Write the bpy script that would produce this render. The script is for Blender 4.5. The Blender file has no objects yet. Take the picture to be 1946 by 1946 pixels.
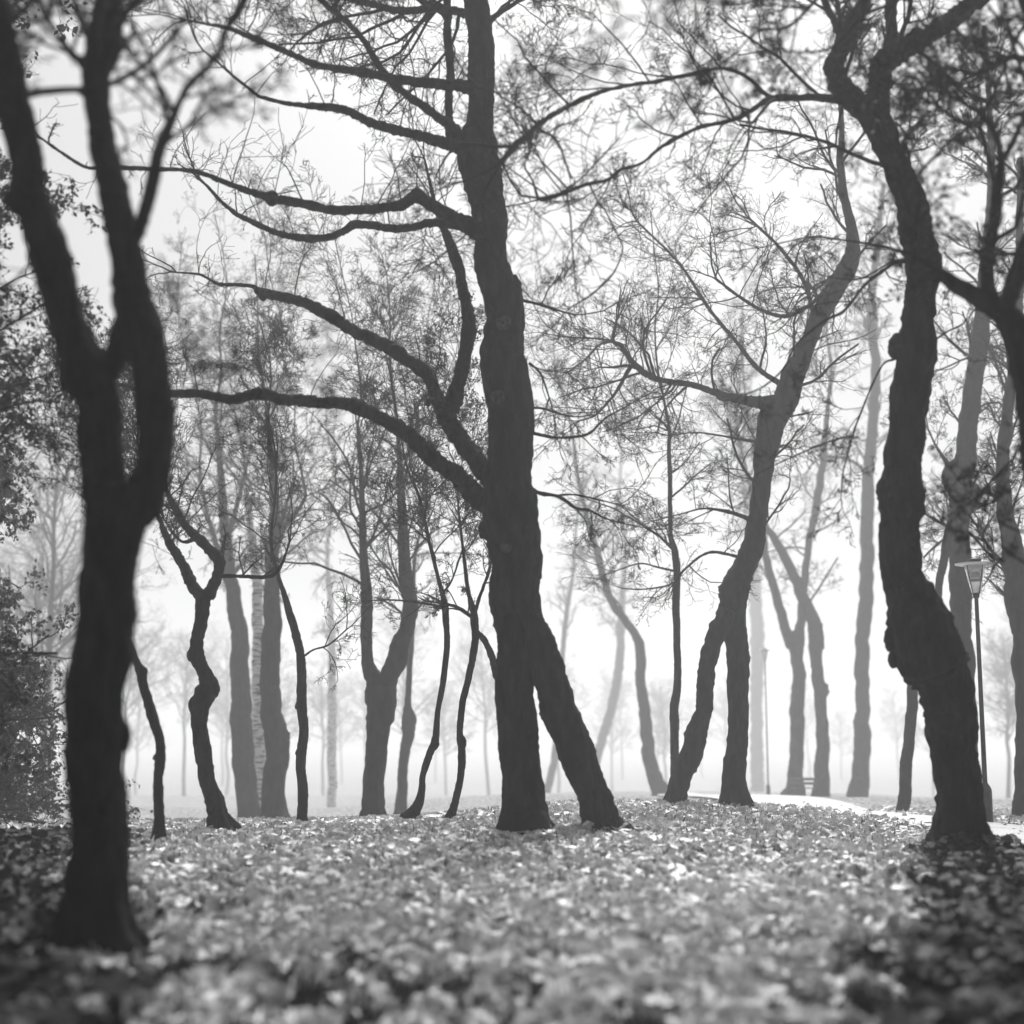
import bpy, math, random
import numpy as np
from mathutils import noise, Vector

# ------------------------------------------------------------------ camera, light, exposure
SC = bpy.context.scene
COL = SC.collection
HC = 1.0                       # camera height (m)
FPX, CX = 2826.0, 973.0        # focal length in photo pixels, photo centre
HROW = 1400.0                  # eye level row in the photo
PITCH = math.atan((HROW - CX) / FPX)
cam_d = bpy.data.cameras.new('camera')
cam = bpy.data.objects.new('camera', cam_d); COL.objects.link(cam)
cam.location = (0, 0, HC)
cam.rotation_euler = (math.pi / 2 + PITCH, 0, 0)
cam_d.sensor_width = 36
cam_d.lens = FPX / 1946 * 36
cam_d.clip_end = 2000
cam_d.dof.use_dof = True
cam_d.dof.focus_distance = 20.0
cam_d.dof.aperture_fstop = cam_d.lens / 1000 / 0.056
cam_d.dof.aperture_blades = 0
SC.camera = cam

SUN_AZ, SUN_EL = math.radians(7), math.radians(49)   # beyond the trees, a little right of centre
w = bpy.data.worlds.new("World"); SC.world = w; w.use_nodes = True
nt = w.node_tree; nt.nodes.clear()
sky = nt.nodes.new('ShaderNodeTexSky'); sky.sky_type = 'NISHITA'; sky.sun_disc = False
sky.dust_density = 4; sky.sun_elevation = SUN_EL; sky.sun_rotation = SUN_AZ
bw = nt.nodes.new('ShaderNodeRGBToBW')               # black and white film
bg = nt.nodes.new('ShaderNodeBackground'); bg.inputs[1].default_value = 0.07
wo = nt.nodes.new('ShaderNodeOutputWorld')
nt.links.new(sky.outputs[0], bw.inputs[0]); nt.links.new(bw.outputs[0], bg.inputs[0]); nt.links.new(bg.outputs[0], wo.inputs[0])
sd = bpy.data.lights.new('sun', 'SUN'); sd.energy = 4.3; sd.angle = math.radians(20); sd.color = (1, 1, 1)
so = bpy.data.objects.new('sun', sd); COL.objects.link(so)
sdir = Vector((math.sin(SUN_AZ) * math.cos(SUN_EL), math.cos(SUN_AZ) * math.cos(SUN_EL), math.sin(SUN_EL)))
so.rotation_euler = sdir.to_track_quat('Z', 'Y').to_euler()
SC.view_settings.view_transform = 'Standard'; SC.view_settings.look = 'None'
SC.view_settings.gamma = 1; SC.view_settings.exposure = 0.25
HAZE_DENS, HAZE_G = 0.0044, 0.36
SC.cycles.volume_bounces = 4
SC.cycles.transparent_max_bounces = 16

# ------------------------------------------------------------------ helpers
RN = np.random.default_rng(7)
CP, SP = math.cos(PITCH), math.sin(PITCH)

def P(px, py, D):
    a, b = (px - CX) / FPX, -(py - CX) / FPX
    ry, rz = CP - b * SP, SP + b * CP
    k = D / ry
    return np.array([a * k, D, HC + rz * k])
def axial(p):                                       # distance along the lens axis
    return p[1] * CP + (p[2] - HC) * SP

def mesh(name, V, F, mat, parent=None, smooth=True):
    V = np.asarray(V, np.float32).reshape(-1, 3); F = np.asarray(F, np.int32).reshape(-1, 4)
    me = bpy.data.meshes.new(name)
    me.vertices.add(len(V)); me.vertices.foreach_set('co', V.ravel())
    me.loops.add(len(F) * 4); me.loops.foreach_set('vertex_index', F.ravel())
    me.polygons.add(len(F)); me.polygons.foreach_set('loop_start', np.arange(len(F), dtype=np.int32) * 4)
    me.polygons.foreach_set('loop_total', np.full(len(F), 4, np.int32))
    me.update(calc_edges=True); me.validate()
    if smooth: me.polygons.foreach_set('use_smooth', np.ones(len(me.polygons), bool))
    me.materials.append(mat)
    o = bpy.data.objects.new(name, me); COL.objects.link(o)
    if parent:
        o.parent = parent; o.matrix_parent_inverse = parent.matrix_basis.inverted()
    return o
def empty(name, loc, label, cat, group=None):
    o = bpy.data.objects.new(name, None); COL.objects.link(o); o.location = loc
    o.empty_display_size = .3
    o['label'] = label; o['category'] = cat
    if group: o['group'] = group
    return o
class Buf:
    def __init__(s): s.V = []; s.F = []; s.n = 0
    def add(s, V, F):
        V = np.asarray(V, float).reshape(-1, 3); F = np.asarray(F, int).reshape(-1, 4)
        s.V.append(V); s.F.append(F + s.n); s.n += len(V)
    def obj(s, name, mat, parent=None, smooth=True):
        return mesh(name, np.concatenate(s.V), np.concatenate(s.F), mat, parent, smooth)
def norm(a): return a / (np.linalg.norm(a, axis=-1, keepdims=True) + 1e-9)

def tubes(Pn, R, S):
    """Pn (B,K,3), R (B,K) -> verts, quads of open tubes"""
    B, K, _ = Pn.shape
    T = np.gradient(Pn, axis=1); T = norm(T)
    ref = np.cross(T[:, :1], RN.normal(size=(B, 1, 3))); ref = norm(ref)
    A = norm(ref - (ref * T).sum(-1, keepdims=True) * T); Bn = np.cross(T, A)
    th = np.arange(S) * 2 * math.pi / S
    V = Pn[:, :, None] + R[:, :, None, None] * (A[:, :, None] * np.cos(th)[None, None, :, None] + Bn[:, :, None] * np.sin(th)[None, None, :, None])
    idx = np.arange(B * K * S).reshape(B, K, S)
    a = idx[:, :-1]; b = np.roll(idx, -1, 2)[:, :-1]; c = np.roll(idx, -1, 2)[:, 1:]; d = idx[:, 1:]
    return V.reshape(-1, 3), np.stack([a, b, c, d], -1).reshape(-1, 4)

def catmull(Q, n):
    Q = np.asarray(Q, float); Qp = np.vstack([2 * Q[0] - Q[1], Q, 2 * Q[-1] - Q[-2]]); out = []
    for i in range(1, len(Qp) - 2):
        for t in np.linspace(0, 1, n, endpoint=False):
            p0, p1, p2, p3 = Qp[i - 1:i + 3]
            out.append(.5 * ((2 * p1) + (-p0 + p2) * t + (2 * p0 - 5 * p1 + 4 * p2 - p3) * t * t + (-p0 + 3 * p1 - 3 * p2 + p3) * t ** 3))
    out.append(Q[-1]); return np.array(out)

def limb(buf, pts, D, slope=0.0, rough=.06, step=None, sides=None, lean=0.0, wob=.0, seed=0, z0=None):
    """pts: (px, py, width px). slope: metres towards (+) or away (-) from the viewer's side per metre run.
    lean: metres of depth per metre of height."""
    W = []; acc = 0; prev = None
    for i, q in enumerate(pts):
        d = D
        p = P(q[0], q[1], D)
        if prev is not None: acc += float(np.linalg.norm((p - prev)))
        prev = p
        d = D + slope * acc + lean * max(0, p[2] - (z0 or 0)) + wob * math.sin(acc * 1.7 + seed)
        p = P(q[0], q[1], d); W.append([*p, q[2] / 2 * axial(p) / FPX])
    rmax = max(q[3] for q in W)
    L = sum(np.linalg.norm(np.array(W[i + 1][:3]) - np.array(W[i][:3])) for i in range(len(W) - 1))
    st = step or max(.015, rmax * (.13 if D < 20 and rmax > .08 else .22))
    C = catmull(W, 10)
    # even resample
    seg = np.r_[0, np.cumsum(np.linalg.norm(np.diff(C[:, :3], axis=0), axis=1))]
    n = max(6, min(640, int(L / st)))
    s = np.linspace(0, seg[-1], n)
    C = np.stack([np.interp(s, seg, C[:, k]) for k in range(4)], 1)
    C[:, 3] = np.maximum(C[:, 3], .0015)
    S = sides or (60 if rmax > .1 and D < 20 else 28 if rmax > .12 else 16 if rmax > .05 else 9 if rmax > .02 else 6)
    # small wander so that limbs are not machine-smooth
    for i in range(n):
        v = Vector(C[i, :3]) * 1.6 + Vector((seed * 3.1, 0, 0))
        nv = noise.noise_vector(v * 1.3); C[i, 0] += nv[0] * C[i, 3] * .28; C[i, 2] += nv[2] * C[i, 3] * .2; C[i, 1] += nv[1] * C[i, 3] * .5
    V, F = tubes(C[None, :, :3], C[None, :, 3], S)
    V = V.reshape(n, S, 3)
    if rough > 0:
        ctr = C[:, None, :3]; off = V - ctr
        zb = C[0, 2] + .15
        for i in range(n):
            r = C[i, 3]; fr = .45 / max(r, .03); am = min(.02, r * .13) * rough / .07; h = C[i, 2] - zb
            fl = .6 * math.exp(-max(0, h) / (.75 * r + .06)) if z0 is not None else 0
            for j in range(S):
                v = Vector(V[i, j])
                g = noise.noise(Vector((v.x * fr, v.y * fr, v.z * fr * .6 + seed))) * 1.5 + noise.noise(Vector((v.x * fr * 3, v.y * fr * 3, v.z * fr * 2))) * .7
                f = noise.noise(Vector((v.x * 13, v.y * 13, v.z * 6 + seed))) + .8 * noise.noise(Vector((v.x * 33, v.y * 33, v.z * 19))) + .5 * noise.noise(Vector((v.x * 75, v.y * 75, v.z * 50)))
                m = 1 + rough * g + am * f / max(r, .004)
                if fl > .01: m += fl * (.75 + .6 * math.sin(j * 2 * math.pi / S * 4 + seed) + .3 * math.sin(j * 2 * math.pi / S * 7 + seed * 2))
                off[i, j] *= m * ((.915 if D > 15 else .95) if D < 20 and rmax > .1 else .97)
        V = ctr + off
    buf.add(V.reshape(-1, 3), F)
    base = (buf.n - n * S)
    # close the tip
    last = base + (n - 1) * S; c = buf.n
    buf.add([C[-1, :3] + (C[-1, :3] - C[-2, :3]) * .3], np.zeros((0, 4)))
    fs = [[last + j, last + (j + 1) % S, c, c] for j in range(S)]
    # quads only: pair up the fan
    fs = [[last + j, last + (j + 1) % S, last + (j + 2) % S, c] for j in range(0, S - 1, 2)]
    buf.F.append(np.array(fs))
    return C

def grow(buf, start, dirs, lens, rads, levels, rmin=.002, S0=4, leafbuf=None, leaf=None):
    start = np.asarray(start, float); dirs = norm(np.asarray(dirs, float)); lens = np.asarray(lens, float); rads = np.asarray(rads, float)
    for li, lv in enumerate(levels):
        K = lv.get('K', 5); B = len(start)
        if B == 0: return
        pos = np.zeros((B, K + 1, 3)); dd = np.zeros((B, K + 1, 3)); pos[:, 0] = start; dd[:, 0] = dirs
        d = dirs.copy(); stp = (lens / K)[:, None]
        bend = RN.normal(size=(B, 3)) * lv.get('bend', .12)
        for k in range(1, K + 1):
            d = norm(d + RN.normal(size=(B, 3)) * lv.get('wig', .25) + bend + np.array([0, 0, lv.get('up', 0.0)]))
            pos[:, k] = pos[:, k - 1] + d * stp; dd[:, k] = d
        R = np.maximum(rads[:, None] * np.linspace(1, lv.get('tip', .5), K + 1)[None], rmin)
        V, F = tubes(pos, R, S0 if li < 2 else 3)
        buf.add(V, F)
        nc = lv.get('n', 0)
        if li == len(levels) - 1 or nc == 0:
            if leafbuf is not None: add_leaves(leafbuf, pos, leaf)
            return
        t = RN.uniform(lv.get('t0', .2), 1.0, (B, nc)) * K
        i0 = np.minimum(t.astype(int), K - 1); fr = (t - i0)[..., None]
        bi = np.arange(B)[:, None]
        sp = pos[bi, i0] * (1 - fr) + pos[bi, i0 + 1] * fr
        sdv = dd[bi, i0 + 1]
        perp = norm(np.cross(sdv, RN.normal(size=sdv.shape)))
        ang = np.radians(RN.uniform(lv.get('a0', 28), lv.get('a1', 62), (B, nc)))[..., None]
        nd = sdv * np.cos(ang) + perp * np.sin(ang)
        tt = (t / K)
        nl = lens[:, None] * lv.get('lf', .55) * (1.15 - .55 * tt) * RN.uniform(.6, 1.3, (B, nc))
        nr = rads[:, None] * lv.get('rf', .55) * (1 - .35 * tt)
        start = sp.reshape(-1, 3); dirs = norm(nd.reshape(-1, 3)); lens = nl.ravel(); rads = nr.ravel()

def add_leaves(buf, pos, leaf):
    B = len(pos); n = leaf['n']; sz = leaf['size']
    bi = RN.integers(0, B, int(B * n)); ki = RN.integers(1, pos.shape[1], len(bi))
    c = pos[bi, ki] + RN.normal(size=(len(bi), 3)) * .01
    a = norm(RN.normal(size=c.shape) + np.array([0, 0, -leaf.get('hang', .6)])); b = norm(np.cross(a, RN.normal(size=c.shape)))
    s = sz * RN.uniform(.5, 1.2, (len(bi), 1))
    V = np.stack([c, c + a * s * .5 + b * s * .32, c + a * s, c + a * s * .5 - b * s * .32], 1)
    buf.add(V, np.arange(len(bi) * 4).reshape(-1, 4))

def nodes_mat(name, rough=.9):
    m = bpy.data.materials.new(name); m.use_nodes = True
    b = m.node_tree.nodes['Principled BSDF']; b.inputs['Roughness'].default_value = rough
    b.inputs['Specular IOR Level'].default_value = .25
    return m, m.node_tree, b
def noise_mat(name, c0, c1, scale=6, stretch=(1, 1, 1), detail=6, bump=0, bscale=None, rough=.9, lo=.35, hi=.65):
    m, t, b = nodes_mat(name, rough)
    tc = t.nodes.new('ShaderNodeNewGeometry'); mp = t.nodes.new('ShaderNodeMapping'); mp.inputs['Scale'].default_value = stretch
    nz = t.nodes.new('ShaderNodeTexNoise'); nz.inputs['Scale'].default_value = scale; nz.inputs['Detail'].default_value = detail
    cr = t.nodes.new('ShaderNodeValToRGB'); e = cr.color_ramp.elements
    e[0].position = lo; e[0].color = (c0, c0, c0, 1); e[1].position = hi; e[1].color = (c1, c1, c1, 1)
    L = t.links.new
    L(tc.outputs['Position'], mp.inputs[0]); L(mp.outputs[0], nz.inputs[0]); L(nz.outputs[0], cr.inputs[0]); L(cr.outputs[0], b.inputs['Base Color'])
    if bump:
        n2 = t.nodes.new('ShaderNodeTexNoise'); n2.inputs['Scale'].default_value = bscale or scale * 3; n2.inputs['Detail'].default_value = 8
        n2.inputs['Roughness'].default_value = .7
        bp = t.nodes.new('ShaderNodeBump'); bp.inputs['Strength'].default_value = 1; bp.inputs['Distance'].default_value = bump
        L(mp.outputs[0], n2.inputs[0]); L(n2.outputs[0], bp.inputs['Height']); L(bp.outputs[0], b.inputs['Normal'])
    return m
M_BARK = noise_mat('bark', .005, .028, 11, (1, 1, .3), bump=.04, bscale=16, lo=.4, hi=.72)
M_TWIG = noise_mat('twig_bark', .008, .02, 5)
M_SCAR = noise_mat('scar_bark', .02, .09, 30)
M_BIRCH = noise_mat('birch_bark', .03, .62, 7, (.5, .5, 3.2), detail=5, bump=.01, lo=.40, hi=.50)
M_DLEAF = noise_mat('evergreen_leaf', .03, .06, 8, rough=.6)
M_GROUND = noise_mat('soil_grass_and_leaves', .05, .62, 9, detail=3, bump=.04, bscale=20, lo=.44, hi=.56)
M_GRASS = noise_mat('grass_blades', .04, .09, 4, rough=.8)
M_LEAF = noise_mat('fallen_leaf', .55, .92, 23, detail=1, rough=.5, lo=.36, hi=.52)
M_LEAF.node_tree.nodes['Principled BSDF'].inputs['Specular IOR Level'].default_value = .6
M_PATH = noise_mat('pale_gravel', .5, .72, 1.6, bump=.006, bscale=40, rough=.5)
M_METAL = noise_mat('dark_metal', .03, .06, 10, rough=.5)
M_WHITE = noise_mat('white_enamel', .7, .8, 10, rough=.4)
M_WOOD = noise_mat('dark_wood', .08, .15, 8, (1, 6, 1), rough=.7)
mg, tg, bgl = nodes_mat('lamp_glass', .15)
bgl.inputs['Base Color'].default_value = (.85, .85, .85, 1); bgl.inputs['Transmission Weight'].default_value = .85; bgl.inputs['IOR'].default_value = 1.1
M_GLASS = mg

# ------------------------------------------------------------------ terrain (control points: px, py, D)
CTRL = []
def ctl(px, py, D): CTRL.append((px, py, D))
# ------------------------------------------------------------------ tree data (px, py, width) traced on the boughs, D = metres away
TREES = []
def T(**k): TREES.append(k); ctl(*k['base'], k['D'])

T(name='forked_tree', D=6.9, base=(192, 1812), lean=-.10,
  label='black thick forked tree nearest on the left, a narrow eye-shaped gap between its limbs', 
  trunk=[(190,1850,176),(192,1812,150),(190,1770,126),(189,1700,118),(190,1600,112),(191,1500,112),(191,1405,115),(184,1340,116),(186,1300,115),(201,1200,117),(214,1100,115),(229,1020,121),(236,960,128),(238,925,128)],
  boughs=[[(215,980,85),(200,930,90),(194,880,86),(186,830,86),(183,780,88),(168,730,92),(150,690,90),(135,640,80),(124,600,78),(98,500,80),(81,450,75),(64,400,76),(50,370,72),(47,300,66),(27,200,66),(14,100,60),(-8,0,54),(-40,-150,46),(-60,-330,30)],
          [(250,990,80),(280,925,84),(293,880,74),(297,830,73),(296,780,74),(288,720,72),(277,660,76),(266,620,82),(256,590,80),(251,560,74),(244,500,66),(235,450,60),(224,400,62),(214,350,58),(199,300,54),(190,250,50),(183,200,50),(181,150,56),(188,110,60),(196,60,58),(206,0,56),(225,-120,48),(240,-320,34)],
          [(185,735,50),(205,705,46),(222,672,52),(232,640,48),(238,600,40)],
          [(250,470,30),(262,440,30),(277,400,28),(290,350,25),(300,300,25),(312,265,24),(330,220,19),(345,185,15),(368,150,12),(400,122,13),(420,90,15),(426,60,15),(447,28,17),(468,-12,18),(500,-110,14)],
          [(170,130,24),(150,115,20),(130,95,14),(103,55,13),(82,20,11),(66,-20,10)],
          [(316,696,6),(330,688,6),(347,678,6),(368,664,6),(398,661,5),(430,663,4),(465,667,3.5),(520,666,3),(565,672,2.5)],
          [(318,745,4),(345,742,3),(380,730,2.5)],[(60,500,5),(20,540,6),(-20,560,6)]],
  slopes=[-.12,-.1,0,-.2,-.1,.2,.1,.1], tw=dict(n=4, bi=[3,4,5,6,7], len=.55), crown=dict(n=26, len=1.0, y=(-330, 230)))

T(name='leaning_twin_tree', D=15.3, base=(1000, 1592), lean=-.05,
  label='dark central tree with a second stem leaning in and long boughs reaching left',
  trunk=[(1002,1640,118),(1001,1598,100),(996,1560,92),(993,1500,84),(986,1400,81),(980,1300,78),(984,1220,92),(985,1160,104),(985,1100,102),(983,1060,104),(976,1020,108),(968,980,110),(965,940,104),(965,900,96),(966,850,88),(968,800,94),(966,750,94),(961,700,93),(959,650,86),(956,600,80),(951,560,78),(938,500,66),(930,450,66),(925,400,70),(916,350,78),(906,300,86),(905,268,84),(915,235,58),(916,200,50),(915,150,54),(917,100,54),(911,50,50),(905,0,50),(896,-150,44),(890,-400,34),(885,-560,20)],
  boughs=[[(1180,1610,100),(1146,1568,80),(1122,1500,68),(1087,1400,77),(1054,1300,72),(1026,1230,66),(1004,1170,50),(990,1120,36)],
          [(965,975,40),(935,962,44),(907,942,42),(882,918,40),(853,893,36),(817,868,34),(781,832,32),(745,806,30),(709,788,28),(680,776,30),(652,768,25),(616,765,24),(580,761,25),(535,760,22),(505,750,24),(475,750,22),(442,758,21),(410,754,19),(380,749,18),(333,748,17),(280,744,12),(230,730,8)],
          [(960,935,36),(930,905,40),(907,878,38),(886,850,38),(866,818,37),(845,790,36),(832,760,28),(822,735,27),(810,712,29),(790,695,29),(774,687,28),(745,665,28),(709,647,26),(672,629,24),(645,611,26),(610,592,24),(580,577,22),(545,568,20),(512,560,20),(490,553,16),(482,545,9),(450,541,8),(417,540,8),(395,529,6),(380,522,6),(355,519,4),(333,518,4)],
          [(838,795,30),(858,776,36),(869,740,29),(876,705,28),(886,655,28),(889,620,27),(886,585,24),(880,550,22),(874,520,21),(862,482,21),(850,452,18),(840,425,13),(828,392,9),(818,350,7),(806,300,4)],
          [(935,455,40),(901,435,34),(875,420,30),(854,409,26),(817,388,26),(792,373,25),(775,383,22),(756,391,20),(709,397,18),(652,400,19),(616,398,18),(580,389,18),(545,382,18),(518,377,17),(500,372,15),(471,362,13),(440,350,12),(417,341,12),(380,328,10),(340,322,9),(308,321,9),(235,319,9),(190,320,8),(156,315,7),(90,272,6)],
          [(920,450,26),(875,429,22),(845,424,18),(817,422,16),(780,432,15),(745,435,15),(710,428,15),(672,426,17),(650,440,15),(625,450,15),(590,453,15),(554,449,14),(525,442,12),(507,435,12),(480,422,11),(453,409,10),(430,392,8),(417,380,7),(391,351,6)],
          [(900,290,40),(870,280,28),(840,271,23),(781,254,20),(745,245,19),(709,235,18),(680,222,17),(654,210,17),(616,203,16),(575,200,11),(543,196,9),(505,187,8),(489,181,7),(450,150,6),(417,120,5),(385,95,4)],
          [(915,180,34),(880,164,25),(830,160,20),(763,152,18),(725,146,17),(690,137,17),(640,130,14),(598,123,14),(565,108,12),(543,98,12),(505,82,12),(471,69,11),(435,54,9),(395,46,6),(350,38,4)],
          [(885,275,30),(862,245,24),(830,222,19),(799,199,16),(770,178,16),(745,156,16),(726,132,14),(709,105,12),(690,75,12),(665,47,12),(640,25,11),(618,7,10),(580,-25,9)],
          [(905,30,24),(870,22,16),(830,16,14),(781,20,14),(745,17,14),(720,11,13),(680,2,12),(636,-9,10)],
          [(862,285,22),(855,255,18),(853,200,16),(854,160,16),(855,120,16),(850,60,16),(850,0,16),(845,-120,12),(850,-260,7)],
          [(925,45,16),(945,26,12),(975,8,9),(1000,-12,8)],
          [(990,570,7),(1012,575,6),(1040,583,5.5),(1062,590,4),(1100,598,3),(1150,590,2.5)],
          [(1008,822,8),(1035,828,7),(1060,832,6),(1095,830,5.5),(1122,822,5),(1150,795,4),(1185,775,3),(1230,750,2.5)],
          [(1008,775,6),(1030,776,5),(1060,785,4),(1095,792,3),(1140,785,2)],
          [(1006,928,9),(1028,938,8),(1055,942,7),(1075,952,7),(1095,966,6),(1120,970,6),(1150,985,4),(1190,996,3),(1230,1004,2.5)],
          [(1055,942,5),(1090,940,4),(1130,948,4),(1180,960,2.5)],
          [(1005,690,6),(1018,700,5),(1030,715,4),(1045,760,3)],
          [(820,765,22),(812,760,18)],[(925,1010,30),(912,1012,26)]],
  slopes=[-.1,-.3,.25,.3,-.35,.2,-.7,-.8,-.6,-.8,-.1,-.3,-.3,-.4,.3,-.2,.3,.2,0,0],
  tw=dict(n=3.2, bi=[12,13,14,15,16,17], len=.75, dn=.6), up=dict(bi=[1,2,4,5,6,7,8], n=5, len=1.0), side=dict(bi=[1,2,4,5,6,7,8,3], n=4, len=.35), crown=dict(n=80, len=1.4, y=(-560, -40)))

T(name='crooked_tree', D=13.8, base=(1830, 1608), lean=-.16,
  label='black knobbly crooked tree on the right, swollen and kinked at waist, splitting at the top',
  trunk=[(1832,1650,124),(1830,1605,104),(1825,1550,92),(1822,1500,90),(1818,1450,90),(1813,1400,92),(1806,1350,96),(1792,1300,112),(1768,1250,132),(1752,1200,128),(1738,1165,116),(1726,1135,98),(1716,1100,82),(1713,1050,78),(1710,1000,78),(1710,960,83),(1712,930,80),(1719,880,74),(1725,800,71),(1732,700,74),(1736,660,84),(1745,635,68),(1751,600,61),(1753,550,57),(1753,505,66),(1750,480,66),(1741,450,62),(1732,400,62),(1717,350,56),(1694,300,46),(1673,250,50),(1660,212,60),(1668,180,44),(1678,155,42)],
  boughs=[[(1678,170,40),(1680,130,48),(1700,103,48),(1722,88,44),(1771,62,38),(1800,42,36),(1830,20,36),(1866,-8,34),(1920,-60,26)],
          [(1655,215,44),(1618,192,44),(1592,158,42),(1583,122,38),(1603,83,32),(1623,36,30),(1645,-5,26),(1680,-110,20)],
          [(1690,110,24),(1696,70,22),(1692,0,22),(1688,-150,16)],
          [(1605,90,18),(1590,50,15),(1570,10,14),(1550,-40,12)],
          [(1650,222,36),(1625,204,26),(1600,192,20),(1554,185,15),(1500,185,14),(1470,187,15),(1449,196,12),(1425,212,10),(1402,225,9),(1370,233,8),(1337,239,8),(1310,250,8),(1282,264,9),(1252,283,8),(1223,308,6),(1200,317,7),(1180,322,7),(1154,342,8),(1130,347,7),(1107,353,8),(1070,367,8),(1035,379,9),(1022,373,6),(1013,344,4),(998,319,4),(1000,300,3)],
          [(1475,188,10),(1463,183,9),(1449,174,9),(1430,155,8),(1409,141,8),(1373,130,7),(1345,134,8),(1318,141,8),(1280,148,8),(1246,156,8),(1216,159,8),(1180,165,8),(1143,174,8),(1107,188,11),(1071,207,10),(1040,225,11),(1017,243,13),(998,262,14),(980,275,15),(955,305,12),(920,328,7),(880,345,4)],
          [(1030,378,4),(990,388,3),(960,394,3),(920,420,3.5),(880,450,3.5),(835,490,3.5),(800,512,2.5),(775,520,2)],
          [(1724,498,7),(1700,500,7),(1670,520,7),(1640,545,6),(1605,590,6),(1575,605,6),(1540,630,5),(1510,660,4.5),(1490,700,4),(1450,735,3.5),(1415,750,3)],
          [(1716,480,6),(1680,468,5),(1640,462,5),(1600,456,4),(1550,450,4),(1500,458,3),(1440,472,2.5)],
          [(1722,492,4),(1690,500,4),(1640,528,4),(1600,530,3),(1568,524,2.5)],
          [(1700,682,5),(1680,690,4.5),(1665,715,4.5),(1650,750,4),(1630,800,4),(1620,830,4),(1612,860,3.5),(1602,900,3),(1598,950,2)],
          [(1620,828,3.5),(1590,835,3.5),(1560,845,3),(1520,862,3),(1480,880,2.5),(1440,900,2)],
          [(1778,645,4),(1800,630,4),(1830,615,3.5),(1850,590,3)],
          [(1120,350,3),(1135,380,3),(1150,400,3),(1165,430,3),(1180,460,3),(1182,480,3),(1165,520,3.5),(1130,555,4),(1100,575,3.5),(1078,588,3)],
          [(1765,1140,4),(1768,1120,2.5)],[(1772,1145,14),(1782,1146,10)]],
  slopes=[-.4,-.3,.2,-.4,-.25,-.3,0,-.3,.3,-.2,-.2,.2,-.3,-.1,0,0],
  tw=dict(n=3.6, bi=[7,8,9,10,11,12], len=.6, dn=.35), crown=dict(n=55, len=1.5, y=(-300, 330)), cluster=(790, 500))

T(name='arching_tree', D=9.5, base=(2050, 1690), lean=0,
  label='black arching limb curving in at the right edge from a tree just outside the frame',
  trunk=[(2052,1760,150),(2050,1690,130),(2045,1500,118),(2040,1300,112),(2030,1100,108),(2012,920,104),(1985,790,98),(1958,700,84),(1935,645,68),(1905,600,52),(1880,580,44),(1844,558,36),(1815,540,30),(1790,522,26),(1765,508,18)],
  boughs=[[(1893,592,30),(1880,562,28),(1876,507,27),(1884,453,25),(1890,400,23),(1892,362,21),(1902,308,16),(1890,250,12),(1860,215,9),(1820,190,6)],
          [(1905,590,26),(1915,550,22),(1932,503,20),(1950,450,18),(1980,380,16),(2010,280,14)],
          [(1902,308,12),(1925,270,10),(1950,215,9),(1970,150,9)],
          [(1892,362,8),(1865,250,9),(1850,240,8),(1800,275,7),(1755,320,6),(1735,345,4)],
          [(1850,240,7),(1800,215,6),(1740,150,5)],[(1860,235,7),(1890,170,7),(1925,90,7),(1950,40,7)],
          [(1990,800,10),(1950,830,7),(1925,870,6),(1880,920,5),(1860,945,4)],[(1860,845,3),(1900,850,4),(1946,880,5),(1990,900,6)],[(1995,1080,9),(1946,1068,6),(1900,1035,5),(1860,1000,4),(1838,975,3)],
          [(1905,600,30),(1975,420,26),(1985,250,24),(1965,90,22),(1925,-40,20),(1840,-90,18),(1740,-70,15),(1650,-50,13),(1560,-10,11),(1480,-20,9),(1400,10,8),(1320,-10,6),(1250,20,4)],
          [(1975,120,16),(1920,110,13),(1860,140,11),(1800,130,9),(1750,170,7),(1700,160,5)],
          [(1740,-70,12),(1700,0,9),(1640,30,7),(1580,90,6),(1520,100,4)],[(1560,-10,9),(1500,50,7),(1440,60,5),(1390,110,4)],
          [(1985,1010,8),(1946,1012,6),(1905,995,5),(1872,970,4)]],
  slopes=[-.3,-.3,-.3,-.4,.2,-.4,-.1,.1,.1,-.75,-.4,-.2,-.2,.2], tw=dict(n=4, bi=[0,3,4,5,6,7,8,9,10,11,12], len=.7), crown=dict(n=40, len=1.0, y=(-100, 540)), leaves=True)

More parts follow.
